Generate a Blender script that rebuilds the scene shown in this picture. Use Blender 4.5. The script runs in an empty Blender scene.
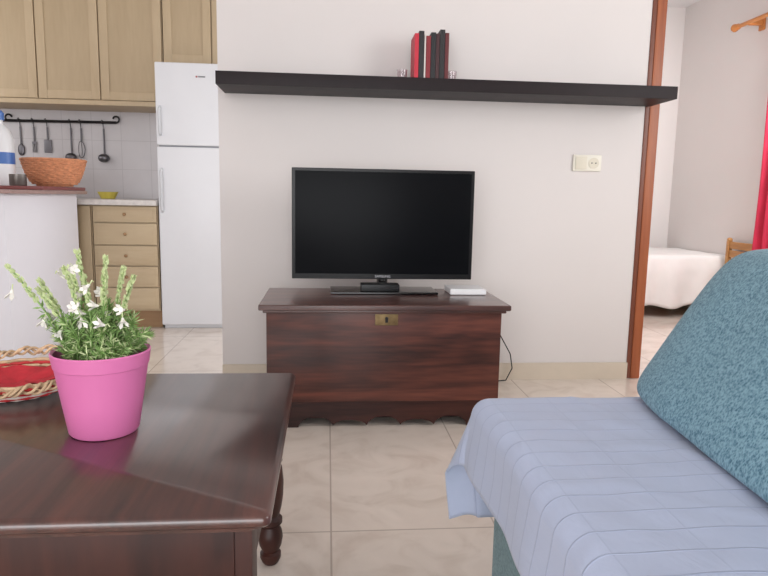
import bpy, bmesh, math, random
from mathutils import Vector, Matrix, Euler, noise
random.seed(7)
S=bpy.context.scene
S.view_settings.view_transform='Standard'
COL=S.collection

# ---------------------------------------------------------------- materials
def lin(c):
    r=[]
    for v in c[:3]:
        v=v/255.0
        r.append(v/12.92 if v<=0.04045 else ((v+0.055)/1.055)**2.4)
    return (r[0],r[1],r[2],1.0)
def newmat(name):
    m=bpy.data.materials.new(name); m.use_nodes=True
    nt=m.node_tree; b=nt.nodes['Principled BSDF']
    return m,nt,b
def coords(nt,scale=(1,1,1),rot=(0,0,0),kind='Object'):
    tc=nt.nodes.new('ShaderNodeTexCoord'); mp=nt.nodes.new('ShaderNodeMapping')
    mp.inputs['Scale'].default_value=scale; mp.inputs['Rotation'].default_value=rot
    nt.links.new(tc.outputs[kind],mp.inputs['Vector']); return mp.outputs[0]
def ramp(nt,fac,stops):
    r=nt.nodes.new('ShaderNodeValToRGB'); e=r.color_ramp.elements
    while len(e)<len(stops): e.new(0.5)
    for i,(p,c) in enumerate(stops): e[i].position=p; e[i].color=c
    nt.links.new(fac,r.inputs[0]); return r.outputs[0]
def bump(nt,b,h,strength=0.3,dist=0.005):
    n=nt.nodes.new('ShaderNodeBump'); n.inputs['Strength'].default_value=strength; n.inputs['Distance'].default_value=dist
    nt.links.new(h,n.inputs['Height']); nt.links.new(n.outputs[0],b.inputs['Normal'])
def mat(name,col,rough=0.6,var=0.06,scale=6,metal=0,spec=0.5,bumps=0,bscale=60,coat=0,trans=0,alpha=1):
    m,nt,b=newmat(name); c=lin(col)
    no=nt.nodes.new('ShaderNodeTexNoise'); no.inputs['Scale'].default_value=scale; no.inputs['Detail'].default_value=4
    nt.links.new(coords(nt),no.inputs['Vector'])
    a=tuple(max(0,x*(1-var)) for x in c[:3])+(1,); d=tuple(min(1,x*(1+var)) for x in c[:3])+(1,)
    nt.links.new(ramp(nt,no.outputs['Fac'],[(0.3,a),(0.7,d)]),b.inputs['Base Color'])
    b.inputs['Roughness'].default_value=rough; b.inputs['Metallic'].default_value=metal
    b.inputs['Specular IOR Level'].default_value=spec; b.inputs['Coat Weight'].default_value=coat
    b.inputs['Coat Roughness'].default_value=0.08
    b.inputs['Transmission Weight'].default_value=trans; b.inputs['Alpha'].default_value=alpha
    if bumps:
        n2=nt.nodes.new('ShaderNodeTexNoise'); n2.inputs['Scale'].default_value=bscale; n2.inputs['Detail'].default_value=3
        nt.links.new(coords(nt),n2.inputs['Vector']); bump(nt,b,n2.outputs['Fac'],bumps,0.004)
    return m
def wood(name,c1,c2,axis='x',rough=0.35,freq=9,stretch=0.08,coat=0.0,spec=0.5,knots=False,coatr=0.12):
    m,nt,b=newmat(name)
    sc={'x':(stretch,1,1),'y':(1,stretch,1),'z':(1,1,stretch)}[axis]
    v=coords(nt,sc)
    n1=nt.nodes.new('ShaderNodeTexNoise'); n1.inputs['Scale'].default_value=freq; n1.inputs['Detail'].default_value=6; n1.inputs['Distortion'].default_value=1.2
    n2=nt.nodes.new('ShaderNodeTexNoise'); n2.inputs['Scale'].default_value=freq*9; n2.inputs['Detail'].default_value=3
    nt.links.new(v,n1.inputs['Vector']); nt.links.new(v,n2.inputs['Vector'])
    mx=nt.nodes.new('ShaderNodeMath'); mx.operation='MULTIPLY_ADD'; mx.inputs[1].default_value=0.35
    nt.links.new(n2.outputs['Fac'],mx.inputs[0]); nt.links.new(n1.outputs['Fac'],mx.inputs[2])
    fac=mx.outputs[0]
    if knots:
        n3=nt.nodes.new('ShaderNodeTexNoise'); n3.inputs['Scale'].default_value=2.6; n3.inputs['Detail'].default_value=1
        v3=coords(nt,(.3,1,1.3)) ; nt.links.new(v3,n3.inputs['Vector'])
        ml=nt.nodes.new('ShaderNodeMath'); ml.operation='MULTIPLY'; ml.inputs[1].default_value=90; nt.links.new(n3.outputs['Fac'],ml.inputs[0])
        si=nt.nodes.new('ShaderNodeMath'); si.operation='SINE'; nt.links.new(ml.outputs[0],si.inputs[0])
        ma=nt.nodes.new('ShaderNodeMath'); ma.operation='MULTIPLY_ADD'; ma.inputs[1].default_value=0.028; nt.links.new(si.outputs[0],ma.inputs[0]); nt.links.new(fac,ma.inputs[2]); fac=ma.outputs[0]
        vo=nt.nodes.new('ShaderNodeTexVoronoi'); vo.inputs['Scale'].default_value=5.0; v4=coords(nt,(.7,1,1.2)); nt.links.new(v4,vo.inputs['Vector'])
        mr=nt.nodes.new('ShaderNodeMapRange'); mr.inputs['From Min'].default_value=0; mr.inputs['From Max'].default_value=.09; mr.inputs['To Min'].default_value=-.25; mr.inputs['To Max'].default_value=0
        nt.links.new(vo.outputs['Distance'],mr.inputs['Value'])
        ad=nt.nodes.new('ShaderNodeMath'); ad.operation='ADD'; nt.links.new(fac,ad.inputs[0]); nt.links.new(mr.outputs[0],ad.inputs[1]); fac=ad.outputs[0]
    nt.links.new(ramp(nt,fac,[(0.45,lin(c1)),(0.62,lin([(p+q)/2 for p,q in zip(c1,c2)])),(0.85,lin(c2))]),b.inputs['Base Color'])
    b.inputs['Roughness'].default_value=rough; b.inputs['Coat Weight'].default_value=coat; b.inputs['Coat Roughness'].default_value=coatr
    b.inputs['Specular IOR Level'].default_value=spec
    bump(nt,b,n2.outputs['Fac'],0.08,0.002)
    return m
def tiles(name,c,grout,w,h,offx,offy,rough=0.2,mortar=0.004,plane='xy',marble=True,dark=None):
    m,nt,b=newmat(name)
    tc=nt.nodes.new('ShaderNodeTexCoord'); mp=nt.nodes.new('ShaderNodeMapping')
    if plane=='xz': mp.inputs['Rotation'].default_value=(-math.pi/2,0,0)
    mp.inputs['Location'].default_value=(offx,offy,0)
    nt.links.new(tc.outputs['Object'],mp.inputs['Vector'])
    br=nt.nodes.new('ShaderNodeTexBrick'); br.offset=0; br.squash=1
    br.inputs['Scale'].default_value=1; br.inputs['Brick Width'].default_value=w; br.inputs['Row Height'].default_value=h
    br.inputs['Mortar Size'].default_value=mortar; br.inputs['Mortar Smooth'].default_value=0.1
    nt.links.new(mp.outputs[0],br.inputs['Vector'])
    no=nt.nodes.new('ShaderNodeTexNoise'); no.inputs['Scale'].default_value=7 ; no.inputs['Detail'].default_value=8; no.inputs['Distortion'].default_value=1.4
    nt.links.new(mp.outputs[0],no.inputs['Vector'])
    if marble:
        cc=ramp(nt,no.outputs['Fac'],[(0.3,lin(dark)),(0.5,lin(c)),(0.7,lin([min(255,x+5) for x in c]))])
    else:
        cc=ramp(nt,no.outputs['Fac'],[(0.3,lin(c)),(0.7,lin([min(255,x+4) for x in c]))])
    nt.links.new(cc,br.inputs['Color1']); nt.links.new(cc,br.inputs['Color2'])
    br.inputs['Mortar'].default_value=lin(grout)
    nt.links.new(br.outputs['Color'],b.inputs['Base Color'])
    b.inputs['Roughness'].default_value=rough
    iv=nt.nodes.new('ShaderNodeMath'); iv.operation='SUBTRACT'; iv.inputs[0].default_value=1; nt.links.new(br.outputs['Fac'],iv.inputs[1])
    bump(nt,b,iv.outputs[0],0.3,0.001)
    return m

M_wall=mat('wall_paint',(222,216,214),0.9,0.012,1.5,spec=0.2)
M_wallb=mat('bedroom_paint',(226,221,219),0.9,0.015,1.5,spec=0.2)
M_ceil=mat('ceiling_paint',(228,226,226),0.9,0.01,spec=0.2)
M_floor=tiles('floor_tile',(225,213,202),(186,173,161),0.42,0.75,-0.013+0.42,0.0,0.14,0.0024,'xy',True,(213,199,187))
M_ktile=tiles('kitchen_wall_tile',(206,202,204),(192,188,190),0.19,0.19,0.05,-0.79+0.95,0.25,0.002,'xz',False)
M_skirt=mat('skirting_tile',(214,201,184),0.3,0.05,8)
M_casing=wood('orange_wood',(134,66,34),(168,94,54),'z',0.4,14,0.05)
M_casing2=wood('dark_orange_wood',(96,48,30),(120,62,38),'z',0.4,14,0.05)
M_shelf=mat('black_brown_laminate',(28,18,21),0.5,0.15,20,spec=0.25)
M_chest=wood('chest_wood',(44,20,16),(102,54,42),'x',0.42,11,0.09,0.08,0.4,knots=True)
M_chestl=wood('chest_lid_wood',(50,24,19),(98,54,44),'x',0.4,12,0.06,0.9,0.5,coatr=0.25)
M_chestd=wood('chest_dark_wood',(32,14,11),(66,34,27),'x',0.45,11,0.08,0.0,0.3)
M_table=wood('table_wood',(44,20,16),(88,46,36),'y',0.34,10,0.07,1.0,0.5,coatr=0.19)
M_tableleg=wood('table_leg_wood',(36,16,13),(66,34,27),'z',0.42,8,0.2,0.0,0.35)
M_brass=mat('aged_brass',(120,100,70),0.45,0.2,60,metal=0.8)
M_black=mat('black_plastic',(14,14,16),0.35,0.1,spec=0.3)
M_screen=mat('tv_screen',(14,15,18),0.3,0.05,spec=0.06)
M_gloss=mat('gloss_black',(10,10,12),0.12,0.05,coat=0.3)
M_whitep=mat('white_plastic',(228,228,230),0.4,0.02)
M_cream=mat('cream_plastic',(230,225,212),0.4,0.02)
M_cream2=mat('ivory_insert',(216,209,192),0.4,0.03)
M_dark=mat('dark_hole',(20,18,18),0.6)
M_fridge=mat('fridge_white',(225,226,230),0.35,0.01)
M_gasket=mat('grey_gasket',(150,152,158),0.6,0.02)
M_cab=wood('light_cabinet_wood',(174,153,122),(184,163,132),'z',0.5,8,0.12)
M_cabf=wood('cabinet_frame_wood',(182,160,128),(192,171,140),'z',0.5,8,0.12)
M_cabx=wood('drawer_wood',(184,162,130),(194,174,142),'x',0.5,8,0.12)
M_plinth=wood('plinth_wood',(146,112,78),(160,126,90),'x',0.5,8,0.12)
M_work=mat('worktop_stone',(208,202,198),0.35,0.08,40)
M_slab=mat('counter_slab',(158,128,122),0.35,0.1,50)
M_penin=mat('counter_wall_paint',(230,228,234),0.85,0.012,2,spec=0.2)
M_red_tray=mat('maroon_tray',(126,66,64),0.4,0.1)
M_iron=mat('black_iron',(24,22,24),0.45,0.1,metal=0.3)
def fabric(name,c1,c2,scale,rough=0.95,bs=0.5,weave=False):
    m,nt,b=newmat(name)
    vo=nt.nodes.new('ShaderNodeTexVoronoi'); vo.inputs['Scale'].default_value=scale
    v=coords(nt,(1,1,.55) if weave else (1,1,1)); nt.links.new(v,vo.inputs['Vector'])
    no=nt.nodes.new('ShaderNodeTexNoise'); no.inputs['Scale'].default_value=scale*0.6; no.inputs['Detail'].default_value=4; nt.links.new(v,no.inputs['Vector'])
    ad=nt.nodes.new('ShaderNodeMath'); ad.operation='MULTIPLY_ADD'; ad.inputs[1].default_value=0.5; nt.links.new(vo.outputs['Distance'],ad.inputs[0]); nt.links.new(no.outputs['Fac'],ad.inputs[2])
    nt.links.new(ramp(nt,ad.outputs[0],[(0.5,lin(c1)),(0.9,lin(c2))]),b.inputs['Base Color'])
    b.inputs['Roughness'].default_value=rough; b.inputs['Specular IOR Level'].default_value=0.15
    b.inputs['Sheen Weight'].default_value=0.15
    bump(nt,b,ad.outputs[0],bs,0.002)
    return m
M_teal=fabric('teal_woven_cloth',(68,110,130),(136,174,190),360,bs=0.35,weave=True)
M_tealb=fabric('teal_grey_upholstery',(84,114,120),(114,142,148),260)
def throwmat():
    m,nt,b=newmat('pale_blue_cotton')
    v=coords(nt)
    sep=nt.nodes.new('ShaderNodeSeparateXYZ'); 
    no=nt.nodes.new('ShaderNodeTexNoise'); no.inputs['Scale'].default_value=2; nt.links.new(v,no.inputs['Vector'])
    nt.links.new(v,sep.inputs[0])
    def line(out,period,width,off=0,wob=.12):
        a=nt.nodes.new('ShaderNodeMath'); a.operation='MULTIPLY_ADD'; a.inputs[1].default_value=1/period; a.inputs[2].default_value=100+off; nt.links.new(out,a.inputs[0])
        w=nt.nodes.new('ShaderNodeMath'); w.operation='MULTIPLY_ADD'; w.inputs[1].default_value=wob; nt.links.new(no.outputs['Fac'],w.inputs[0]); nt.links.new(a.outputs[0],w.inputs[2])
        f=nt.nodes.new('ShaderNodeMath'); f.operation='FRACT'; nt.links.new(w.outputs[0],f.inputs[0])
        p=nt.nodes.new('ShaderNodeMath'); p.operation='PINGPONG'; p.inputs[1].default_value=0.5; nt.links.new(f.outputs[0],p.inputs[0])
        c=nt.nodes.new('ShaderNodeMapRange'); c.inputs['From Min'].default_value=0; c.inputs['From Max'].default_value=width; c.inputs['To Min'].default_value=1; c.inputs['To Max'].default_value=0
        nt.links.new(p.outputs[0],c.inputs['Value']); return c.outputs[0]
    l1=line(sep.outputs['X'],0.11,0.02); l2=line(sep.outputs['Y'],0.046,0.045)
    m2=nt.nodes.new('ShaderNodeMath'); m2.operation='MULTIPLY'; m2.inputs[1].default_value=0.25; nt.links.new(l1,m2.inputs[0])
    mx=nt.nodes.new('ShaderNodeMath'); mx.operation='MAXIMUM'; nt.links.new(m2.outputs[0],mx.inputs[0]); nt.links.new(l2,mx.inputs[1])
    mix=nt.nodes.new('ShaderNodeMix'); mix.data_type='RGBA'
    mix.inputs['A'].default_value=lin((180,191,217)); mix.inputs['B'].default_value=lin((158,170,200)); nt.links.new(mx.outputs[0],mix.inputs['Factor'])
    nt.links.new(mix.outputs['Result'],b.inputs['Base Color'])
    b.inputs['Roughness'].default_value=0.6; b.inputs['Specular IOR Level'].default_value=0.4; b.inputs['Sheen Weight'].default_value=0.2
    n5=nt.nodes.new('ShaderNodeTexNoise'); n5.inputs['Scale'].default_value=20; n5.inputs['Detail'].default_value=4; n5.inputs['Distortion'].default_value=1.2
    nt.links.new(coords(nt,(1,.5,1)),n5.inputs['Vector'])
    a5=nt.nodes.new('ShaderNodeMath'); a5.operation='MULTIPLY_ADD'; a5.inputs[1].default_value=1.6; nt.links.new(n5.outputs['Fac'],a5.inputs[0]); nt.links.new(mx.outputs[0],a5.inputs[2])
    bump(nt,b,a5.outputs[0],0.35,0.0020)
    return m
M_throw=throwmat()
M_pink=mat('pink_glazed_pot',(213,116,168),0.42,0.03,spec=0.45)
M_soil=mat('dark_soil',(50,40,32),0.95,0.3,60)
M_green=mat('leaf_green',(124,156,88),0.6,0.3,45)
M_green2=mat('pale_bud_green',(202,214,162),0.6,0.12,60)
M_petal=mat('white_petal',(240,236,228),0.6,0.03)
M_wick=mat('natural_wicker',(202,172,138),0.7,0.2,40)
M_wickred=mat('red_wicker',(190,44,48),0.55,0.15,40)
M_wickwhite=mat('white_wicker',(226,216,206),0.6,0.08,40)
M_redcloth=mat('red_cloth',(190,44,56),0.8,0.2,30,bumps=0.3)
M_bask=mat('orange_wicker',(208,142,104),0.75,0.18,60)
M_blue=mat('blue_plastic',(70,110,178),0.4,0.04)
M_yellow=mat('yellow_plastic',(206,190,84),0.5,0.05)
M_bed=mat('white_bedspread',(234,232,230),0.85,0.03,8,bumps=0.3,bscale=12)
M_pine=wood('pine_wood',(168,116,64),(200,150,92),'y',0.45,10,0.1)
M_rod=wood('rod_wood',(176,108,56),(206,140,78),'y',0.4,10,0.1)
M_curt=mat('red_curtain',(206,48,80),0.85,0.08,10)
M_glass=mat('clear_glass',(235,225,228),0.05,0.0,trans=0.9)
M_can=mat('tin_can',(110,104,100),0.35,0.1,metal=0.6)
M_ut=mat('utensil_steel',(104,102,106),.35,.1,metal=.8)

# ---------------------------------------------------------------- geometry helpers
def append(bm,tmp,mi=0,mtx=None):
    for f in tmp.faces: f.material_index=mi
    if mtx is not None: bmesh.ops.transform(tmp,matrix=mtx,verts=tmp.verts)
    me=bpy.data.meshes.new('tmp'); tmp.to_mesh(me); tmp.free(); bm.from_mesh(me); bpy.data.meshes.remove(me)
def box(bm,x0,x1,y0,y1,z0,z1,bev=0.0,mi=0,seg=2,mtx=None):
    t=bmesh.new(); bmesh.ops.create_cube(t,size=1)
    for v in t.verts: v.co=Vector(((x0+x1)/2+v.co.x*(x1-x0),(y0+y1)/2+v.co.y*(y1-y0),(z0+z1)/2+v.co.z*(z1-z0)))
    if bev>0: bmesh.ops.bevel(t,geom=t.edges[:],offset=bev,segments=seg,profile=0.7,affect='EDGES')
    append(bm,t,mi,mtx)
def lathe(bm,prof,cx,cy,n=40,mi=0,mtx=None,wob=None):
    t=bmesh.new(); rings=[]
    for (r,z) in prof:
        rings.append([t.verts.new((cx+r*math.cos(2*math.pi*i/n),cy+r*math.sin(2*math.pi*i/n),z)) for i in range(n)])
    for a,b in zip(rings[:-1],rings[1:]):
        for i in range(n): t.faces.new((a[i],a[(i+1)%n],b[(i+1)%n],b[i]))
    if prof[0][0]>1e-4: t.faces.new(list(reversed(rings[0])))
    if prof[-1][0]>1e-4: t.faces.new(rings[-1])
    bmesh.ops.remove_doubles(t,verts=t.verts,dist=1e-6)
    bmesh.ops.recalc_face_normals(t,faces=t.faces)
    append(bm,t,mi,mtx)
def tube(bm,pts,r,n=8,mi=0,closed=False):
    t=bmesh.new(); pts=[Vector(p) for p in pts]; rings=[]; N=len(pts)
    rr=r if isinstance(r,(list,tuple)) else [r]*N
    up=None
    for i,p in enumerate(pts):
        if closed: d=pts[(i+1)%N]-pts[i-1]
        else: d=pts[min(i+1,N-1)]-pts[max(i-1,0)]
        d.normalize()
        if up is None:
            up=Vector((0,0,1)) if abs(d.z)<0.9 else Vector((1,0,0))
        a=d.cross(up).normalized(); b=a.cross(d).normalized(); up=b
        rings.append([t.verts.new(p+(a*math.cos(2*math.pi*k/n)+b*math.sin(2*math.pi*k/n))*rr[i]) for k in range(n)])
    prs=list(zip(rings[:-1],rings[1:]))
    if closed: prs.append((rings[-1],rings[0]))
    for a,b in prs:
        for k in range(n): t.faces.new((a[k],a[(k+1)%n],b[(k+1)%n],b[k]))
    if not closed:
        t.faces.new(list(reversed(rings[0]))); t.faces.new(rings[-1])
    bmesh.ops.recalc_face_normals(t,faces=t.faces)
    append(bm,t,mi)
def superbox(bm,c,h,n=4.0,cuts=14,mi=0,fn=None):
    t=bmesh.new(); bmesh.ops.create_cube(t,size=2); bmesh.ops.subdivide_edges(t,edges=t.edges[:],cuts=cuts,use_grid_fill=True)
    for v in t.verts:
        x,y,z=v.co; k=(abs(x)**n+abs(y)**n+abs(z)**n)**(1/n)
        p=Vector((x/k,y/k,z/k))
        q=Vector((c[0]+p.x*h[0],c[1]+p.y*h[1],c[2]+p.z*h[2]))
        v.co=fn(q,p) if fn else q
    append(bm,t,mi)
def ext(bm,poly,axis,a,b,mi=0,bev=0):
    t=bmesh.new()
    def P(u,w,k):
        return {'x':(k,u,w),'y':(u,k,w),'z':(u,w,k)}[axis]
    A=[t.verts.new(P(u,w,a)) for u,w in poly]; B=[t.verts.new(P(u,w,b)) for u,w in poly]
    t.faces.new(A); t.faces.new(list(reversed(B)))
    for i in range(len(poly)): j=(i+1)%len(poly); t.faces.new((A[j],A[i],B[i],B[j]))
    bmesh.ops.recalc_face_normals(t,faces=t.faces)
    if bev: bmesh.ops.bevel(t,geom=t.edges[:],offset=bev,segments=2,affect='EDGES')
    append(bm,t,mi)
ORG={}
def empty(name,org,label,cat,group=None):
    o=bpy.data.objects.new(name,None); o.empty_display_size=0.05; o.location=org; COL.objects.link(o)
    o['label']=label; o['category']=cat
    if group: o['group']=group
    ORG[o.name]=Vector(org); return o
def obj(name,bm,mats,parent=None,smooth=True,label=None,cat=None,kind=None,group=None,org=None,angle=35):
    me=bpy.data.meshes.new(name)
    bm.to_mesh(me); bm.free()
    if not isinstance(mats,(list,tuple)): mats=[mats]
    for m in mats: me.materials.append(m)
    o=bpy.data.objects.new(name,me); COL.objects.link(o)
    if parent is not None:
        og=ORG[parent.name]; me.transform(Matrix.Translation(-og)); o.parent=parent; ORG[o.name]=og
    elif org is not None:
        me.transform(Matrix.Translation(-Vector(org))); o.location=org; ORG[o.name]=Vector(org)
    else: ORG[o.name]=Vector((0,0,0))
    if smooth:
        me.polygons.foreach_set('use_smooth',[True]*len(me.polygons)); me.set_sharp_from_angle(angle=math.radians(angle))
    if label: o['label']=label
    if cat: o['category']=cat
    if kind: o['kind']=kind
    if group: o['group']=group
    return o
def struct(name,boxes,m,label):
    bm=bmesh.new()
    for b in boxes: box(bm,*b)
    return obj(name,bm,m,smooth=False,kind='structure',label=label,cat='room')

# ---------------------------------------------------------------- room shell
XR=2.90; XL=-2.75; YB=-2.6; ZC=2.40
struct('floor',[(XL-.1,XR+.1,YB-.1,5.35,-0.08,0.0)],M_floor,'glossy cream marbled ceramic tile floor')
struct('ceiling',[(XL-.1,XR+.1,YB-.1,5.35,ZC,ZC+.08)],M_ceil,'plain white painted ceiling')
struct('wall_front',[(-0.462,1.41,2.83,2.93,0,ZC)],M_wall,'plain off-white painted partition wall')
struct('wall_front_east',[(2.25,XR,2.83,2.93,0,ZC),(1.475,2.25,2.83,2.93,2.05,ZC)],M_wall,'off-white wall around the bedroom doorway')
struct('wall_left',[(XL-.1,XL,YB,5.25,0,ZC)],M_wall,'off-white side wall')
struct('wall_kitchen',[(XL,1.31,4.52,4.62,0,ZC)],M_ktile,'white square-tiled kitchen wall')
struct('wall_bedroom',[(1.41,XR,5.25,5.35,0,ZC)],M_wallb,'pale bedroom end wall')
struct('wall_divider',[(1.31,1.41,2.93,5.25,0,ZC)],M_wallb,'wall between kitchen and bedroom')
struct('wall_right',[(XR,XR+.1,YB,3.05,0,ZC),(XR,XR+.1,3.05,3.8,0,0.9),(XR,XR+.1,3.05,3.8,1.95,ZC),(XR,XR+.1,3.8,5.35,0,ZC)],M_wallb,'off-white side wall with a window')
struct('wall_back',[(XL,-2.3,YB-.1,YB,0,ZC),(0.9,XR,YB-.1,YB,0,ZC),(-2.3,0.9,YB-.1,YB,2.15,ZC)],M_wall,'wall with a wide balcony opening')
bm=bmesh.new()
for b in [(-2.3,-2.24,YB-.08,YB-.02,0,2.15),(0.84,0.9,YB-.08,YB-.02,0,2.15),(-0.73,-0.67,YB-.08,YB-.02,0,2.15),(-2.3,0.9,YB-.08,YB-.02,2.09,2.15)]: box(bm,*b)
obj('door_1',bm,M_whitep,kind='structure',label='white framed balcony door',cat='door')
bm=bmesh.new()
for b in [(XR+.02,XR+.06,3.05,3.8,.9,.95),(XR+.02,XR+.06,3.05,3.8,1.9,1.95),(XR+.02,XR+.06,3.05,3.1,.95,1.9),(XR+.02,XR+.06,3.75,3.8,.95,1.9)]: box(bm,*b)
obj('window_1',bm,M_whitep,kind='structure',label='white bedroom window frame',cat='window')
struct('baseboard_front',[(-0.462,1.41,2.818,2.83,0,0.078)],M_skirt,'beige tile skirting')
struct('baseboard_bedroom',[(XR-.012,XR,2.93,5.25,0,0.07),(1.41,XR-.012,5.238,5.25,0,0.07)],M_skirt,'beige tile skirting in the bedroom')
bm=bmesh.new()
box(bm,1.41,1.43,2.825,2.935,0,2.05,0.003,1); box(bm,1.43,1.475,2.822,2.938,0,2.05,0.006,0)
obj('trim_1',bm,[M_casing,M_casing2],kind='structure',label='orange-brown wooden door casing',cat='door frame')

# ---------------------------------------------------------------- kitchen
bk=empty('breakfast_counter',(-1.9,3.5,0),'white half-wall breakfast counter with thin rose-brown slab','counter')
bm=bmesh.new(); box(bm,-2.30,-1.455,3.05,3.90,0,0.814,0.004)
obj('counter_base',bm,M_penin,bk)
bm=bmesh.new(); box(bm,-2.34,-1.405,3.0,3.93,0.814,0.832,0.005)
obj('counter_slab',bm,M_slab,bk)
bm=bmesh.new(); box(bm,-2.0,-1.41,3.35,3.92,0.833,0.852,0.005)
obj('serving_tray',bm,M_red_tray,label='flat maroon rectangular tray lying on the counter',cat='tray',org=(-1.7,3.6,.833))
def woven_bowl(cx,cy,z0,r0,r1,h,rows,mi_fn,n=64,tr=0.006,amp=0.004,pw=.6):
    bm=bmesh.new()
    for k in range(rows):
        f=k/(rows-1); r=r0+(r1-r0)*(f**pw); z=z0+tr+h*f
        pts=[]
        for i in range(n):
            a=2*math.pi*i/n; rr=r+amp*math.cos(a*n/4+math.pi*k)
            pts.append((cx+rr*math.cos(a),cy+rr*math.sin(a),z))
        tube(bm,pts,tr,6,mi_fn(k),closed=True)
    lathe(bm,[(0,z0+.002),(r0,z0+.002),(r0,z0+.008),(0,z0+.008)],cx,cy,32,mi_fn(0))
    return bm
bm=woven_bowl(-1.528,3.79,0.853,0.085,0.160,0.137,13,lambda k:0,tr=0.0085,pw=.45,amp=.0025)
obj('wicker_bowl',bm,M_bask,label='orange-brown woven bowl on the counter tray',cat='basket',org=(-1.528,3.79,.853))
bx_,by_=-1.722,3.60; q=.006
bt=empty('cleaning_bottle',(bx_,by_,0.853),'white plastic bottle with blue label and cap','bottle')
bm=bmesh.new(); lathe(bm,[(r,z+q) for r,z in [(0.0,.847),(.062,.847),(.068,.86),(.068,1.09),(.052,1.135),(.024,1.165),(.024,1.185),(0,1.185)]],bx_,by_)
obj('bottle_body',bm,M_whitep,bt)
bm=bmesh.new(); lathe(bm,[(.0695,.965),(.0695,1.025),(.0690,1.025),(.0690,.965)],bx_,by_); obj('bottle_label',bm,M_blue,bt)
bm=bmesh.new(); lathe(bm,[(0,1.191),(.03,1.191),(.03,1.228),(.02,1.241),(0,1.241)],bx_,by_); obj('cap',bm,M_blue,bt)
bm=bmesh.new(); lathe(bm,[(r,z+q) for r,z in [(0,.847),(.038,.847),(.04,.85),(.04,.905),(.036,.905),(.035,.855),(0,.855)]],-1.58,3.47,32)
obj('metal_cup',bm,M_can,label='small dull metal cup beside the woven bowl',cat='cup',org=(-1.58,3.47,.853))

# fridge
fr=empty('refrigerator',(-0.735,4.24,0),'tall white two-door fridge freezer','refrigerator')
bm=bmesh.new(); box(bm,-1.01,-0.462,4.03,4.50,0.03,1.585,0.008); box(bm,-1.0,-0.47,3.985,4.03,0.10,1.57,0,1); box(bm,-1.0,-.47,4.0,4.03,0.001,.032,0,0); box(bm,-.99,-.93,4.4,4.45,0.001,.03); box(bm,-.54,-.48,4.4,4.45,0.001,.03)
obj('body',bm,[M_fridge,M_gasket],fr)
M_handle=mat('handle_white',(202,204,208),0.35,0.02)
for (z0,z1,h0,h1) in [(0.025,1.101,0.72,0.97),(1.110,1.585,1.17,1.33)]:
    bm=bmesh.new(); box(bm,-1.01,-0.462,3.97,4.02,z0,z1,0.010,seg=3)
    d=obj('door',bm,M_fridge,fr)
    bm=bmesh.new(); tube(bm,[(-.985,3.969,h0),(-.985,3.945,h0+.01),(-.985,3.94,h0+.03),(-.985,3.94,h1-.03),(-.985,3.945,h1-.01),(-.985,3.969,h1)],0.0085,8)
    obj('handle',bm,M_handle,d)
    if z0>1:
        bm=bmesh.new(); box(bm,-.775,-.765,3.967,3.9695,1.503,1.512); box(bm,-.76,-.72,3.967,3.9695,1.504,1.511,0,1)
        obj('badge',bm,[mat('badge_red',(170,90,90),0.5),mat('badge_grey',(120,122,126),.5)],d)

# drawer unit
dc=empty('drawer_cabinet',(-1.21,4.2,0),'light wood kitchen base unit with five drawers','cabinet')
bm=bmesh.new(); box(bm,-1.40,-1.02,3.99,4.50,0.11,0.75)
obj('body',bm,M_cabf,dc,smooth=False)
for (z1,z0) in [(.745,.652),(.644,.517),(.509,.391),(.383,.260),(.252,.125)]:
    bm=bmesh.new(); box(bm,-1.395,-1.025,3.972,3.989,z0,z1,0.004); box(bm,-1.375,-1.045,3.969,3.974,z0+.016,z1-.016,0.002)
    d=obj('drawer',bm,M_cabx,dc)
    bm=bmesh.new(); zz=(z0+z1)/2
    superbox(bm,(-1.21,3.960,zz),(.010,.009,.010),2.2,4)
    obj('knob',bm,M_plinth,d)
bc=empty('corner_cabinet',(-1.8,4.2,0),'light wood corner base cabinet next to the drawers','cabinet')
bm=bmesh.new(); box(bm,-2.4,-1.405,3.99,4.50,0.11,0.75); obj('body',bm,M_cabf,bc,smooth=False)
bm=bmesh.new(); box(bm,-1.49,-1.41,3.972,3.989,0.125,0.745,0.004); box(bm,-2.0,-1.50,3.972,3.989,0.125,0.745,0.004); box(bm,-1.95,-1.55,3.966,3.974,0.18,0.69,0.004)
obj('door',bm,M_cab,bc)
bm=bmesh.new(); box(bm,-2.4,-1.02,4.02,4.04,0.001,0.108); obj('plinth',bm,M_plinth,label='brown wooden plinth below the base cabinets',cat='plinth',smooth=False,org=(-1.6,4.03,0))
bm=bmesh.new(); box(bm,-2.4,-1.018,3.945,4.515,0.752,0.785,0.006); obj('worktop',bm,M_work,label='pale stone kitchen worktop',cat='worktop',org=(-1.6,4.2,.752))
def upper(x0,x1,z0,z1,lab):
    e=empty('wall_cabinet',((x0+x1)/2,4.35,z0),lab,'cabinet','kitchen wall cabinets')
    bm=bmesh.new(); box(bm,x0,x1,4.22,4.518,z0,z1); obj('body',bm,M_cabf,e,smooth=False)
    bm=bmesh.new(); X0,X1,Z0,Z1=x0+.004,x1-.004,z0+.006,z1-.006; w=.05
    box(bm,X0,X0+w,4.203,4.219,Z0,Z1,.003); box(bm,X1-w,X1,4.203,4.219,Z0,Z1,.003); box(bm,X0+w,X1-w,4.203,4.219,Z0,Z0+w,.003); box(bm,X0+w,X1-w,4.203,4.219,Z1-w,Z1,.003)
    box(bm,X0+w,X1-w,4.209,4.219,Z0+w,Z1-w,0,1)
    obj('door',bm,[M_cabf,M_cab],e)
for x0,x1 in [(-2.47,-2.12),(-2.12,-1.765),(-1.765,-1.395),(-1.395,-1.02)]:
    upper(x0,x1,1.385,2.12,'light wood kitchen wall cabinet with framed door')
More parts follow.
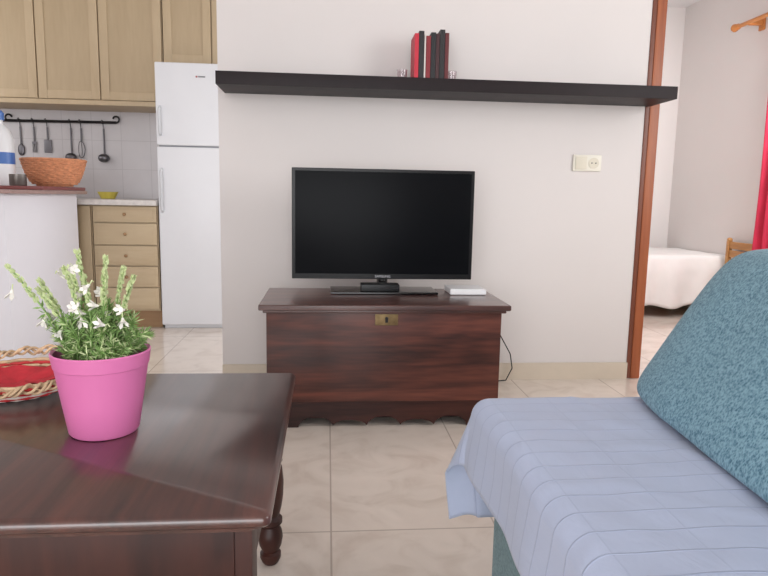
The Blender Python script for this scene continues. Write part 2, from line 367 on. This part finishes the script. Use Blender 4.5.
upper(-1.015,-.72,1.62,2.12,'short light wood wall cabinet above the fridge')
upper(-.72,-.42,1.62,2.12,'short light wood wall cabinet above the fridge')
bm=bmesh.new(); box(bm,-2.47,-1.02,4.19,4.519,1.357,1.3845,.003); obj('cabinet_pelmet',bm,M_cabf,label='light wood pelmet strip under the wall cabinets',cat='trim strip',org=(-1.75,4.2,1.357))
# rail
bm=bmesh.new(); ry=4.492
tube(bm,[(-2.16,ry,1.28),(-1.40,ry,1.285)],0.009,10)
tube(bm,[(-1.40+0.02*math.sin(a)*1.0,ry,1.285+0.02-0.02*math.cos(a)) for a in [i*0.35 for i in range(14)]],0.006,8)
tube(bm,[(-2.08-0.02*math.sin(a)*1.0,ry,1.28+0.02-0.02*math.cos(a)) for a in [i*0.35 for i in range(14)]],0.006,8)
for x in (-2.05,-1.5): tube(bm,[(x,ry,1.283),(x,4.519,1.283)],0.006,8)
obj('utensil_rail',bm,M_iron,label='black iron utensil rail with curled ends on tiles',cat='rail',org=(-1.8,ry,1.28))
uy=4.512
def hook(bm,x,z): tube(bm,[(x,ry-.012,1.285),(x,ry-.010,1.296),(x,ry,1.299),(x,ry+.012,1.29),(x,uy,z)],0.003,6)
def utensil(name,x,zb,kind,lab):
    bm=bmesh.new(); y=uy
    hook(bm,x,1.24)
    if kind=='ladle':
        tube(bm,[(x,y,1.245),(x,y,zb+.05)],.0055,8); superbox(bm,(x,y-.018,zb+.022),(.036,.025,.028),2.2,6)
    elif kind=='spatula':
        tube(bm,[(x,y,1.245),(x,y,zb+.08)],.0055,8); box(bm,x-.024,x+.024,y-.003,y+.003,zb,zb+.085,.002)
    elif kind=='spoon':
        tube(bm,[(x,y,1.245),(x,y,zb+.06)],.0055,8); superbox(bm,(x,y-.001,zb+.035),(.022,.008,.038),2.2,6)
    elif kind=='fork':
        tube(bm,[(x,y,1.245),(x,y,zb+.07)],.0055,8); box(bm,x-.015,x+.015,y-.003,y+.003,zb+.055,zb+.07)
        for dx in (-.011,0,.011): tube(bm,[(x+dx,y,zb+.06),(x+dx,y,zb)],.0025,6)
    elif kind=='whisk':
        tube(bm,[(x,y,1.245),(x,y,1.16)],.006,8)
        for a in range(4):
            ca,sa=math.cos(a*math.pi/4),math.sin(a*math.pi/4)
            tube(bm,[(x+ca*.028*math.sin(t),y-.016+sa*.020*math.sin(t),1.16-(1.16-zb)*(0.5-0.5*math.cos(t))) for t in [k*math.pi/8 for k in range(9)]],.002,5)
    obj(name,bm,[M_ut],label=lab,cat='utensil',group='utensils on the kitchen rail',org=(x,y,1.24))
utensil('slotted_spoon',-2.02,1.06,'spoon','steel spoon hanging from the black rail')
utensil('serving_fork',-1.935,1.08,'fork','steel serving fork hanging from the rail')
utensil('spatula',-1.85,1.08,'spatula','flat steel spatula hanging from the rail')
utensil('ladle',-1.70,1.03,'ladle','steel ladle hanging from the rail')
utensil('whisk',-1.635,1.05,'whisk','wire whisk hanging from the rail')
utensil('ladle',-1.49,1.03,'ladle','deep steel ladle hanging at the rail end')
bm=bmesh.new(); lathe(bm,[(0,.787),(.04,.787),(.062,.83),(.058,.83),(.038,.793),(0,.793)],-1.36,4.15,28); obj('small_bowl',bm,M_yellow,label='small yellow bowl on the worktop',cat='bowl',org=(-1.36,4.15,.787))

# ---------------------------------------------------------------- shelf + books
bm=bmesh.new(); box(bm,-0.434,1.43,2.60,2.829,1.25,1.30,0.002)
obj('wall_shelf',bm,M_shelf,label='long black-brown floating shelf on the wall',cat='shelf',org=(.49,2.829,1.25))
bx=0.345
books=[((196,36,58),.016,.180,'red'),((28,26,30),.020,.190,'black'),((214,206,200),.006,.176,'thin white'),((130,30,40),.018,.172,'dark red'),((22,22,26),.019,.186,'black'),((60,24,30),.014,.182,'maroon'),((30,28,30),.020,.198,'black'),((96,30,34),.015,.186,'dark red')]
for i,(c,w,h,nm) in enumerate(books):
    e=empty('book',(bx+w/2,2.72,1.301),'%s paperback standing upright on the shelf'%nm,'book','books on the wall shelf')
    bm=bmesh.new(); box(bm,bx,bx+.0018,2.66,2.78,1.301,1.301+h); box(bm,bx+w-.0018,bx+w,2.66,2.78,1.301,1.301+h); box(bm,bx,bx+w,2.658,2.66,1.301,1.301+h)
    obj('cover',bm,mat('cover_'+nm.replace(' ','_')+str(i),c,0.5,0.05),e,smooth=False)
    bm=bmesh.new(); box(bm,bx+.0018,bx+w-.0018,2.6605,2.776,1.304,1.301+h-.003); obj('pages',bm,M_cream,e,smooth=False)
    bx+=w+.0015
for x in (0.30,0.505):
    bm=bmesh.new(); lathe(bm,[(0,1.301),(.018,1.301),(.022,1.345),(.0205,1.345),(.0165,1.304),(0,1.304)],x,2.70,24)
    obj('glass_holder',bm,M_glass,label='tiny clear glass candle holder beside the books',cat='glass',group='glass holders on the shelf',org=(x,2.7,1.301))

# socket
so=empty('wall_socket',(1.155,2.829,.995),'cream double wall plate with socket and switch','socket')
bm=bmesh.new(); box(bm,1.09,1.22,2.819,2.829,.96,1.032,.004); obj('plate',bm,M_cream,so)
bm=bmesh.new(); box(bm,1.10,1.152,2.815,2.8185,.968,1.024,.002); obj('switch',bm,M_cream2,so)
bm=bmesh.new(); 
ys=2.8185
lathe(bm,[(0,0),(.024,0),(.024,.002),(0,.002)],0,0,28,0,Matrix.Translation((1.184,ys,.996))@Matrix.Rotation(math.pi/2,4,'X'))
for dx in (-.009,.009): lathe(bm,[(0,0),(.003,0),(.003,.0012),(0,.0012)],0,0,12,1,Matrix.Translation((1.184+dx,ys-.002,.996))@Matrix.Rotation(math.pi/2,4,'X'))
obj('outlet',bm,[M_cream2,M_dark],so)

# ---------------------------------------------------------------- chest
ZT=.457
ch=empty('wooden_chest',(.21,2.40,0),'dark reddish-brown wooden storage chest with metal lock','chest')
bm=bmesh.new(); box(bm,-.235,.650,2.18,2.60,ZT-.02,ZT,.007,seg=3); box(bm,-.222,.638,2.20,2.595,ZT-.032,ZT-.019,.004)
obj('lid',bm,M_chestl,ch)
bm=bmesh.new(); box(bm,-.212,.628,2.225,2.585,.097,ZT-.033,.003)
obj('body',bm,M_chest,ch)
bm=bmesh.new()
def scallop(x0,x1,zb,zt,nseg=5):
    L=x1-x0; pts=[(x0,zt),(x0,zb)]
    foot=.10; pts.append((x0+foot,zb))
    s=x0+foot; w=(L-2*foot)/nseg
    for k in range(nseg):
        for j in range(0,15):
            t=j/14; pts.append((s+w*(k+t*.999), zb+.006+(.034 if k%2==0 else .020)*abs(math.sin(math.pi*t))**.6))
    pts.append((x1-foot,zb)); pts.append((x1,zb)); pts.append((x1,zt)); return pts
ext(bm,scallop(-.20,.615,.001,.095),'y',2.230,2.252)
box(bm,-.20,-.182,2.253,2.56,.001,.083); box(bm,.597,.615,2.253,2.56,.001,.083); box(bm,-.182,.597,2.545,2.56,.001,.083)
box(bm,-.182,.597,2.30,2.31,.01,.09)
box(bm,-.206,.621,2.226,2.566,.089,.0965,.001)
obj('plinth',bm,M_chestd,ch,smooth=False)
bm=bmesh.new(); box(bm,.170,.252,2.2215,2.2248,.378,.418,.001); 
box(bm,.206,.216,2.2195,2.222,.388,.402,0,1); lathe(bm,[(0,0),(.006,0),(.006,.002),(0,.002)],0,0,16,1,Matrix.Translation((.211,2.2215,.403))@Matrix.Rotation(math.pi/2,4,'X'))
for x in (.175,.247):
    for z in (.383,.413): superbox(bm,(x,2.221,z),(.002,.001,.002),2,2)
obj('lock_plate',bm,[M_brass,M_dark],ch,label='aged brass lock plate')

# ---------------------------------------------------------------- TV
TC=.2195
tv=empty('television',(TC,2.52,ZT),'black flat screen television on a glossy stand','television')
bm=bmesh.new(); box(bm,TC-.358,TC+.358,2.515,2.545,.506,.9365,.004,seg=3); superbox(bm,(TC,2.553,.71),(.22,.018,.14),5,8)
obj('housing',bm,M_black,tv)
bm=bmesh.new(); box(bm,TC-.345,TC+.345,2.5125,2.5155,.527,.925,.0008); obj('screen',bm,M_screen,tv)
bm=bmesh.new(); 
tube(bm,[(TC,2.54,.60),(TC,2.54,ZT+.010)],.022,16)
box(bm,TC-.05,TC+.05,2.525,2.553,ZT+.010,ZT+.024,.004); obj('neck',bm,M_gloss,tv)
bm=bmesh.new(); box(bm,.012,.428,2.42,2.585,ZT+.001,ZT+.010,.004,seg=3); obj('base',bm,M_gloss,tv)
cu=bpy.data.curves.new('lettering','FONT'); cu.body='SAMSUNG'; cu.size=.0135; cu.align_x='CENTER'; cu.extrude=.0002
to=bpy.data.objects.new('lt',cu); COL.objects.link(to); bpy.context.view_layer.update()
me=bpy.data.meshes.new_from_object(to.evaluated_get(bpy.context.evaluated_depsgraph_get())); bpy.data.objects.remove(to)
me.transform(Matrix.Translation(Vector((TC,2.5145,.5125))-ORG[tv.name])@Matrix.Rotation(math.pi/2,4,'X')); me.materials.clear(); me.materials.append(mat('silver_lettering',(190,190,196),.4))
lt=bpy.data.objects.new('lettering',me); COL.objects.link(lt); lt.parent=tv
bm=bmesh.new(); box(bm,.130,.278,2.425,2.500,ZT+.011,ZT+.038,.004); obj('set_top_box',bm,M_black,label='small black set-top box on the television stand base',cat='set-top box',org=(.2,2.46,ZT+.011))
bm=bmesh.new(); box(bm,.475,.618,2.42,2.55,ZT+.001,ZT+.024,.006,seg=3); obj('wifi_router',bm,M_whitep,label='flat white router box on the chest',cat='router',org=(.54,2.48,ZT))
bm=bmesh.new(); tube(bm,[(.672,2.64,.42),(.69,2.67,.34),(.74,2.70,.27),(.79,2.76,.20),(.835,2.79,.13),(.85,2.80,.06),(.82,2.79,.006),(.76,2.78,.004),(.70,2.76,.004)],.0028,6)
obj('power_cable',bm,M_black,label='thin black cable hanging behind the chest',cat='cable',org=(.7,2.7,0))

# ---------------------------------------------------------------- coffee table
TTOP=.430
ct=empty('coffee_table',(-.6,1.10,0),'dark glossy wooden coffee table with turned legs','coffee table')
TX0,TX1,TY0,TY1=-1.18,-.070,.768,1.432
bm=bmesh.new()
def slab(x0,x1,y0,y1,prof):
    t=bmesh.new(); rings=[]
    for off,z in prof:
        c=.010
        X0,X1,Y0,Y1=x0+off,x1-off,y0+off,y1-off
        pts=[]
        for (cx,cy,a0) in [(X1-c,Y1-c,0),(X0+c,Y1-c,90),(X0+c,Y0+c,180),(X1-c,Y0+c,270)]:
            for k in range(5):
                a=math.radians(a0+k*22.5); pts.append((cx+c*math.cos(a),cy+c*math.sin(a),z))
        rings.append([t.verts.new(p) for p in pts])
    for a,b in zip(rings[:-1],rings[1:]):
        n=len(a)
        for i in range(n): t.faces.new((a[i],a[(i+1)%n],b[(i+1)%n],b[i]))
    t.faces.new(list(reversed(rings[0]))); t.faces.new(rings[-1]); bmesh.ops.recalc_face_normals(t,faces=t.faces); append(bm,t,0)
slab(TX0,TX1,TY0,TY1,[(.022,TTOP-.034),(.020,TTOP-.029),(.013,TTOP-.026),(.012,TTOP-.022),(.003,TTOP-.019),(.0,TTOP-.015),(.0,TTOP-.008),(.002,TTOP-.004),(.003,TTOP-.0035),(.007,TTOP)])
obj('tabletop',bm,M_table,ct,angle=40)
zb=TTOP-.035
bm=bmesh.new()
for b in [(TX0+.05,TX1-.05,TY0+.030,TY0+.050,zb-.080,zb),(TX0+.05,TX1-.05,TY1-.050,TY1-.030,zb-.080,zb),(TX0+.030,TX0+.050,TY0+.050,TY1-.050,zb-.080,zb),(TX1-.050,TX1-.030,TY0+.050,TY1-.050,zb-.080,zb)]: box(bm,*b,0.002)
obj('apron',bm,M_tableleg,ct)
for lx in (TX0+.060,TX1-.055):
    for ly in (TY0+.062,TY1-.060):
        bm=bmesh.new(); box(bm,lx-.028,lx+.028,ly-.028,ly+.028,.25,zb,.003)
        K=1.12; F=.25/.29
        lathe(bm,[(r*K,z*F) for r,z in [(0,.29),(.019,.29),(.025,.284),(.021,.276),(.024,.266),(.027,.23),(.026,.19),(.022,.155),(.018,.135),(.024,.126),(.024,.114),(.018,.106),(.023,.092),(.025,.075),(.022,.052),(.016,.036),(.021,.030),(.021,.018),(.017,.006),(.014,.001),(0,.001)]],lx,ly,28)
        obj('leg',bm,M_tableleg,ct)

# ---------------------------------------------------------------- potted plant
PX,PY=-.374,1.076; ZB=TTOP+.001
pp=empty('potted_plant',(PX,PY,ZB),'green artificial plant with white flowers in pink pot','potted plant')
bm=bmesh.new(); lathe(bm,[(r*1.05,ZB+z*1.03) for r,z in [(0,0),(.050,0),(.053,.004),(.061,.055),(.0690,.108),(.0698,.111),(.0710,.112),(.0742,.134),(.0728,.136),(.069,.133),(.062,.09),(0,.09)]],PX,PY,56)
obj('pot',bm,M_pink,pp,angle=30)
bm=bmesh.new(); lathe(bm,[(0,ZB+.120),(.04,ZB+.117),(.0645,ZB+.110),(.0645,ZB+.098),(0,ZB+.098)],PX,PY,32); obj('soil',bm,M_soil,pp)
bm=bmesh.new(); z0=ZB+.110
def leaf(bm,p,d,L,w,mi):
    d=d.normalized(); s=d.cross(Vector((random.uniform(-1,1),random.uniform(-1,1),random.uniform(-1,1)))).normalized(); nrm=s.cross(d)
    v=[bm.verts.new(p),bm.verts.new(p+d*L*.45+s*w+nrm*.001),bm.verts.new(p+d*L),bm.verts.new(p+d*L*.45-s*w+nrm*.001)]
    f=bm.faces.new(v); f.material_index=mi
def stem(base,tip,bend,r=.0012,n=10):
    pts=[]
    for i in range(n+1):
        t=i/n; p=base.lerp(tip,t)+bend*math.sin(math.pi*t); pts.append(p)
    tube(bm,pts,r,5,0); return pts
for k in range(115):
    a=random.uniform(0,2*math.pi); rr=random.uniform(0,.048)
    b=Vector((PX+rr*math.cos(a),PY+rr*math.sin(a),z0))
    out=random.uniform(.0,.055); hh=random.uniform(.03,.105)*(1-0.30*out/.055)
    tip=Vector((PX+(rr*.6+out)*math.cos(a),PY+(rr*.6+out)*math.sin(a),z0+hh))
    pts=stem(b,tip,Vector((0,0,.012)),.001,8)
    for i,p in enumerate(pts[1:]):
        dd=(pts[min(i+2,8)]-pts[i]).normalized()
        for q_ in range(7):
            rd=Vector((random.gauss(0,1),random.gauss(0,1),random.gauss(0,1))).normalized()
            leaf(bm,p,dd*.7+rd*.8,random.uniform(.012,.022),.0015,0 if random.random()<.75 else 1)
tips=[(-.502,1.06,.705),(-.470,1.09,.680),(-.402,1.07,.728),(-.425,1.10,.70),(-.335,1.08,.70),(-.372,1.11,.715),(-.455,1.05,.67),(-.312,1.05,.69),(-.352,1.04,.70),(-.41,1.04,.705),(-.385,1.05,.69)]
fl=[]
for ti,(x,y,z) in enumerate(tips):
    tip=Vector((x,y,z)); b=Vector((PX+(x-PX)*.25,PY+(y-PY)*.25,z0))
    pts=stem(b,tip,Vector((0,0,.010)),.0016,18)
    for i,p in enumerate(pts[3:]):
        dd=(pts[min(i+4,18)]-pts[i+2]).normalized()
        if i<8:
            for q_ in range(5):
                rd=Vector((random.gauss(0,1),random.gauss(0,1),random.gauss(0,1))).normalized(); leaf(bm,p,dd*.6+rd*.9,random.uniform(.012,.020),.0018,0)
        else:
            for q_ in range(10):
                rd=Vector((random.gauss(0,1),random.gauss(0,1),random.gauss(0,1))).normalized(); leaf(bm,p,dd*1.2+rd*.55,random.uniform(.009,.013),.0036,1)
    fl.append(pts[9+ti%3])
obj('foliage',bm,[M_green,M_green2],pp,smooth=False)
extra=[Vector((-.43,1.05,.70)),Vector((-.50,1.06,.68)),Vector((-.39,1.03,.645)),Vector((-.315,1.03,.645)),Vector((-.365,1.03,.69)),Vector((-.34,1.02,.62)),Vector((-.405,1.03,.71))]
for p in fl+extra:
    bm=bmesh.new(); ax=Vector((random.uniform(-.9,.9),random.uniform(-.7,-.2),random.uniform(-.9,.3))).normalized()
    s=ax.cross(Vector((0,0,1))).normalized(); u=s.cross(ax)
    p0=p; p=p+ax*.008
    tube(bm,[p0,p0+Vector((0,0,.004))+ax*.003,p],.001,5,1)
    tube(bm,[p,p+ax*.008],[.0018,.0040],7,0)
    q0=p+ax*.006
    for k in range(5):
        a=k*2*math.pi/5+random.uniform(-.2,.2); d=(s*math.cos(a)+u*math.sin(a))*.58+ax*.8; d.normalize(); w=d.cross(ax).normalized()*.0036
        L=random.uniform(.010,.014); rim=(s*math.cos(a)+u*math.sin(a))*.003
        vs=[bm.verts.new(q0+rim-w*.5),bm.verts.new(q0+rim+w*.5),bm.verts.new(q0+rim+d*L*.6+w),bm.verts.new(q0+rim+d*L),bm.verts.new(q0+rim+d*L*.6-w)]; bm.faces.new(vs)
    obj('flower',bm,[M_petal,M_green2],pp,smooth=False)

# ---------------------------------------------------------------- red/white basket on table
BX,BY,BZ=-.615,1.30,TTOP+.001
wb=empty('bread_basket',(BX,BY,BZ),'red and natural wicker bread basket lined with red cloth','basket')
bm=woven_bowl(BX,BY,BZ,.072,.113,.032,7,lambda k:(2,1,2,1,0,1,0)[k],n=64,tr=.0042,amp=.003)
for q_,ph in enumerate((0,math.pi,1.3)):
    pts=[]
    for i in range(160):
        a=2*math.pi*i/160; nz=noise.noise(Vector((math.cos(a)*2.5,math.sin(a)*2.5,q_*3.1)))
        r=.121+.008*math.cos(17*a+ph)+.006*nz
        pts.append((BX+r*math.cos(a),BY+r*math.sin(a),BZ+.043+.007*math.sin(17*a+ph)+.010*nz+.010*math.sin(a)))
    tube(bm,pts,.0028,6,0,closed=True)
obj('woven_body',bm,[M_wick,M_wickred,M_wickwhite],wb)
bm=bmesh.new(); t=bmesh.new(); n=36; rings=[]
for j in range(10):
    r=.003+.085*j/9
    rings.append([t.verts.new((BX+r*math.cos(2*math.pi*i/n),BY+r*math.sin(2*math.pi*i/n),BZ+.014+.018*(j/9)**3+.010*noise.noise(Vector((r*40*math.cos(2*math.pi*i/n),r*40*math.sin(2*math.pi*i/n),3))))) for i in range(n)])
for a,b in zip(rings[:-1],rings[1:]):
    for i in range(n): t.faces.new((a[i],a[(i+1)%n],b[(i+1)%n],b[i]))
t.faces.new(list(reversed(rings[0]))); append(bm,t)
obj('cloth_lining',bm,M_redcloth,wb)

# ---------------------------------------------------------------- sofa
sf=empty('sofa',(.75,.2,0),'teal upholstered sofa with low padded seat','sofa')
bm=bmesh.new(); box(bm,.300,1.36,-.80,1.07,.06,.295,.03,seg=4); obj('base',bm,M_tealb,sf)
bm=bmesh.new(); superbox(bm,(.80,.18,.365),(.485,.975,.070),8,16); obj('seat_cushion',bm,M_tealb,sf)
bm=bmesh.new(); box(bm,1.24,1.42,-.80,1.10,.30,.76,.05,seg=4); obj('backrest',bm,M_tealb,sf)
for x in (.38,1.26):
    for y in (-.7,.97):
        bm=bmesh.new(); lathe(bm,[(0,.001),(.018,.001),(.026,.059),(0,.059)],x,y,20); obj('foot',bm,M_black,sf)
XE,YE,R=.314,1.165,.032; TZ=.440
def drape(a,b):
    da=max(0,XE-a); db=max(0,b-YE)
    x=max(a,XE); y=min(b,YE); d=math.hypot(da,db)
    h=0; v=0
    if d>0:
        if d<R*math.pi/2: h=R*math.sin(d/R); v=R*(1-math.cos(d/R))
        else:
            e=d-R*math.pi/2; cor=min(da,db)/d*1.414
            fl=.08+.32*cor
            h=R+e*fl; v=R+e*math.sqrt(max(0,1-fl*fl))
        ux,uy=-da/d,db/d
        per=noise.noise(Vector((b*6,a*6,1.3)))*.012*min(1,d/.12)
        h+=per
        x+=ux*h; y+=uy*h
    z=TZ-v
    z+= .0045*noise.noise(Vector((x*8,y*6,.5)))+.0022*noise.noise(Vector((x*20,y*14,4.)))
    rg=1-abs(noise.noise(Vector((x*5+y*3,y*7-x*2,7.7))))*2
    z+= .002*max(0,rg)**6
    return Vector((x,y,z+.006))
bm=bmesh.new(); a0,a1,b0,b1=XE-.150,1.06,-.45,YE+.290; NA,NB=120,190
g=[[None]*(NB+1) for _ in range(NA+1)]
for i in range(NA+1):
    for j in range(NB+1):
        a=a0+(a1-a0)*i/NA; b=b0+(b1-b0)*j/NB
        if i==0: a+=.004*noise.noise(Vector((b*9,0,0)))
        g[i][j]=bm.verts.new(drape(a,b))
for i in range(NA):
    for j in range(NB): bm.faces.new((g[i][j],g[i+1][j],g[i+1][j+1],g[i][j+1]))
bmesh.ops.recalc_face_normals(bm,faces=bm.faces)
th=obj('sofa_throw',bm,M_throw,label='pale blue cotton throw draped over the sofa seat',cat='throw',org=(.65,.4,.45),angle=180)
mo=th.modifiers.new('Solidify','SOLIDIFY'); mo.thickness=.003; mo.offset=1
# big back cushion
bm=bmesh.new()
def cf(q,p):
    s=.68*(q.z-.600)+.08*(q.y-1.1)
    x=q.x+s; y=q.y; z=q.z
    puff=.016*(1-min(1,p.y**2))*(1-min(1,p.z**2))*(-1 if p.x<0 else 0)
    n1=noise.noise(Vector((q.x*6,q.y*6,q.z*6)))*.007
    return Vector((x+puff+n1*p.x,y+n1*p.y,max(z+n1*p.z,.4585)))
superbox(bm,(.838,.775,.600),(.167,.425,.152),9.5,34,fn=cf)
obj('back_cushion',bm,M_teal,label='large teal woven cushion leaning on the sofa seat',cat='cushion',org=(.82,.8,.46),angle=180)

# ---------------------------------------------------------------- bedroom
bd=empty('bed',(2.1,4.8,0),'low single bed with white bedspread','bed')
bm=bmesh.new(); box(bm,1.55,2.86,4.42,5.11,.14,.26,.006); 
for x in (1.6,2.8):
    for y in (4.47,5.05): box(bm,x-.03,x+.03,y-.03,y+.03,.001,.14)
obj('bed_frame',bm,M_pine,bd)
bm=bmesh.new(); superbox(bm,(2.205,4.76,.35),(.655,.35,.09),9,10); obj('mattress',bm,M_bed,bd)
bm=bmesh.new(); NA,NB=60,44; g=[]
for i in range(NA+1):
    row=[]
    for j in range(NB+1):
        x=1.53+(2.893-1.53)*i/NA; s=-.37+(.37+.70)*j/NB
        if s<0:
            d=-s; y=4.39-.02*min(1,d/.1)-.020*math.sin(x*26+2*noise.noise(Vector((x*3,0,0))))*min(1,d/.3); z=.445-d*(1-.10*max(0,(x-2.35)))+.015*math.sin(x*17)*min(1,d/.3)
        else: y=4.39+s*.99; z=.45+.006*noise.noise(Vector((x*6,y*6,0)))
        row.append(bm.verts.new((x,y,z)))
    g.append(row)
for i in range(NA):
    for j in range(NB): bm.faces.new((g[i][j],g[i+1][j],g[i+1][j+1],g[i][j+1]))
o=obj('bedspread',bm,M_bed,bd,angle=180); mo=o.modifiers.new('Solidify','SOLIDIFY'); mo.thickness=.006; mo.offset=0
bm=bmesh.new(); superbox(bm,(1.95,4.95,.51),(.30,.15,.055),3,10); obj('pillow',bm,M_bed,label='white pillow lying on the bed',cat='pillow',org=(1.95,4.95,.46))
fc=empty('folding_chair',(2.85,4.15,0),'folded slatted pine chair standing against the wall','chair')
for y in (4.01,4.32):
    bm=bmesh.new(); box(bm,2.835,2.865,y-.014,y+.014,.001,.565,.006); superbox(bm,(2.85,y,.572),(.018,.018,.016),2.4,4); obj('leg',bm,M_pine,fc)
bm=bmesh.new()
for k,z in enumerate((.510,.450,.390,.330)): box(bm,2.842,2.858,4.026,4.304,z,z+.050,.004)
obj('backrest',bm,M_pine,fc)
cr=empty('curtain_rod',(2.82,3.6,2.03),'orange wooden curtain rod with turned finial','curtain rod')
bm=bmesh.new(); tube(bm,[(2.80,2.96,2.03),(2.80,4.36,2.03)],.014,14); obj('pole',bm,M_rod,cr)
bm=bmesh.new(); lathe(bm,[(0,0),(.016,0),(.02,.008),(.012,.018),(.024,.035),(.027,.052),(.018,.07),(.007,.082),(0,.085)],0,0,20,0,Matrix.Translation((2.80,4.36,2.03))@Matrix.Rotation(-math.pi/2,4,'X')); obj('finial',bm,M_rod,cr)
bm=bmesh.new(); box(bm,2.80,2.898,4.24,4.265,2.01,2.045,.004); box(bm,2.885,2.898,4.225,4.28,1.98,2.08,.004); obj('bracket',bm,M_rod,cr)
bm=bmesh.new(); N=80
rows=[]
for k in range(25):
    z=.10+(1.99-.10)*k/24; row=[]
    for i in range(N+1):
        y=3.16+(.82-.02*(k/24))*i/N; x=2.80+.028*math.sin(i/N*2*math.pi*9)+.004*math.sin(z*5+i*.2)
        row.append(bm.verts.new((x,y,z)))
    rows.append(row)
for a,b in zip(rows[:-1],rows[1:]):
    for i in range(N): bm.faces.new((a[i],a[i+1],b[i+1],b[i]))
cn=empty('curtain',(2.80,3.6,2.0),'deep red curtain hanging from the wooden rod','curtain')
o=obj('fabric',bm,M_curt,cn,angle=180); mo=o.modifiers.new('Solidify','SOLIDIFY'); mo.thickness=.003
for i in range(7):
    y=3.20+.12*i; bm=bmesh.new(); tube(bm,[(2.80+.021*math.cos(a),y,2.026+.021*math.sin(a)) for a in [2*math.pi*k/20 for k in range(20)]],.003,6,closed=True); obj('ring',bm,M_rod,cn)

# ---------------------------------------------------------------- lights
def area(name,loc,tgt,sx,sy,e,col=(1,1,1)):
    l=bpy.data.lights.new(name,'AREA'); l.shape='RECTANGLE'; l.size=sx; l.size_y=sy; l.energy=e; l.color=col
    o=bpy.data.objects.new(name,l); COL.objects.link(o); o.location=loc
    o.rotation_euler=(Vector(tgt)-Vector(loc)).to_track_quat('-Z','Y').to_euler(); return o
area('balcony_daylight',(-.7,-2.45,1.15),(-.3,3,1.0),3.0,2.0,92,(.985,.99,1.0))
area('kitchen_window_daylight',(-2.65,3.5,1.5),(0,3.7,.9),1.0,1.0,7,(.98,.99,1))
area('added_kitchen_fill',(1.15,3.45,1.25),(-1.5,3.4,.35),.9,1.0,22,(.98,.99,1))  # added fill lamp behind the partition, brightens the counter's side face
area('bedroom_window_daylight',(2.72,3.42,1.45),(1.6,4.6,.9),.6,1.0,32,(1,.99,.98))
area('added_side_fill',(2.8,.8,1.5),(-1.5,3.4,.6),1.6,1.2,50,(1,.995,.985))  # added lamp at a windowless wall, lifts the half-wall's right side
w=bpy.data.worlds.new('World'); S.world=w; w.use_nodes=True
bg=w.node_tree.nodes['Background']; bg.inputs[0].default_value=(.88,.94,1,1); bg.inputs[1].default_value=1.4

# ---------------------------------------------------------------- camera
th_,ph,ep,f=(8.94838784e-02,1.41546420e-01,1.82460421e-02,639.56)
Rv=Vector((math.cos(th_),-math.sin(th_),0)); Fv=Vector((math.sin(th_)*math.cos(ph),math.cos(th_)*math.cos(ph),-math.sin(ph))); Uv=Rv.cross(Fv)
R2=Rv*math.cos(ep)+Uv*math.sin(ep); U2=Uv*math.cos(ep)-Rv*math.sin(ep)
cd=bpy.data.cameras.new('camera'); cd.sensor_width=36; cd.lens=f/768*36; cd.clip_start=.02
co=bpy.data.objects.new('camera',cd); COL.objects.link(co)
m=Matrix((R2,U2,-Fv)).transposed().to_4x4(); m.translation=Vector((0,0,.83)); co.matrix_world=m
S.camera=co
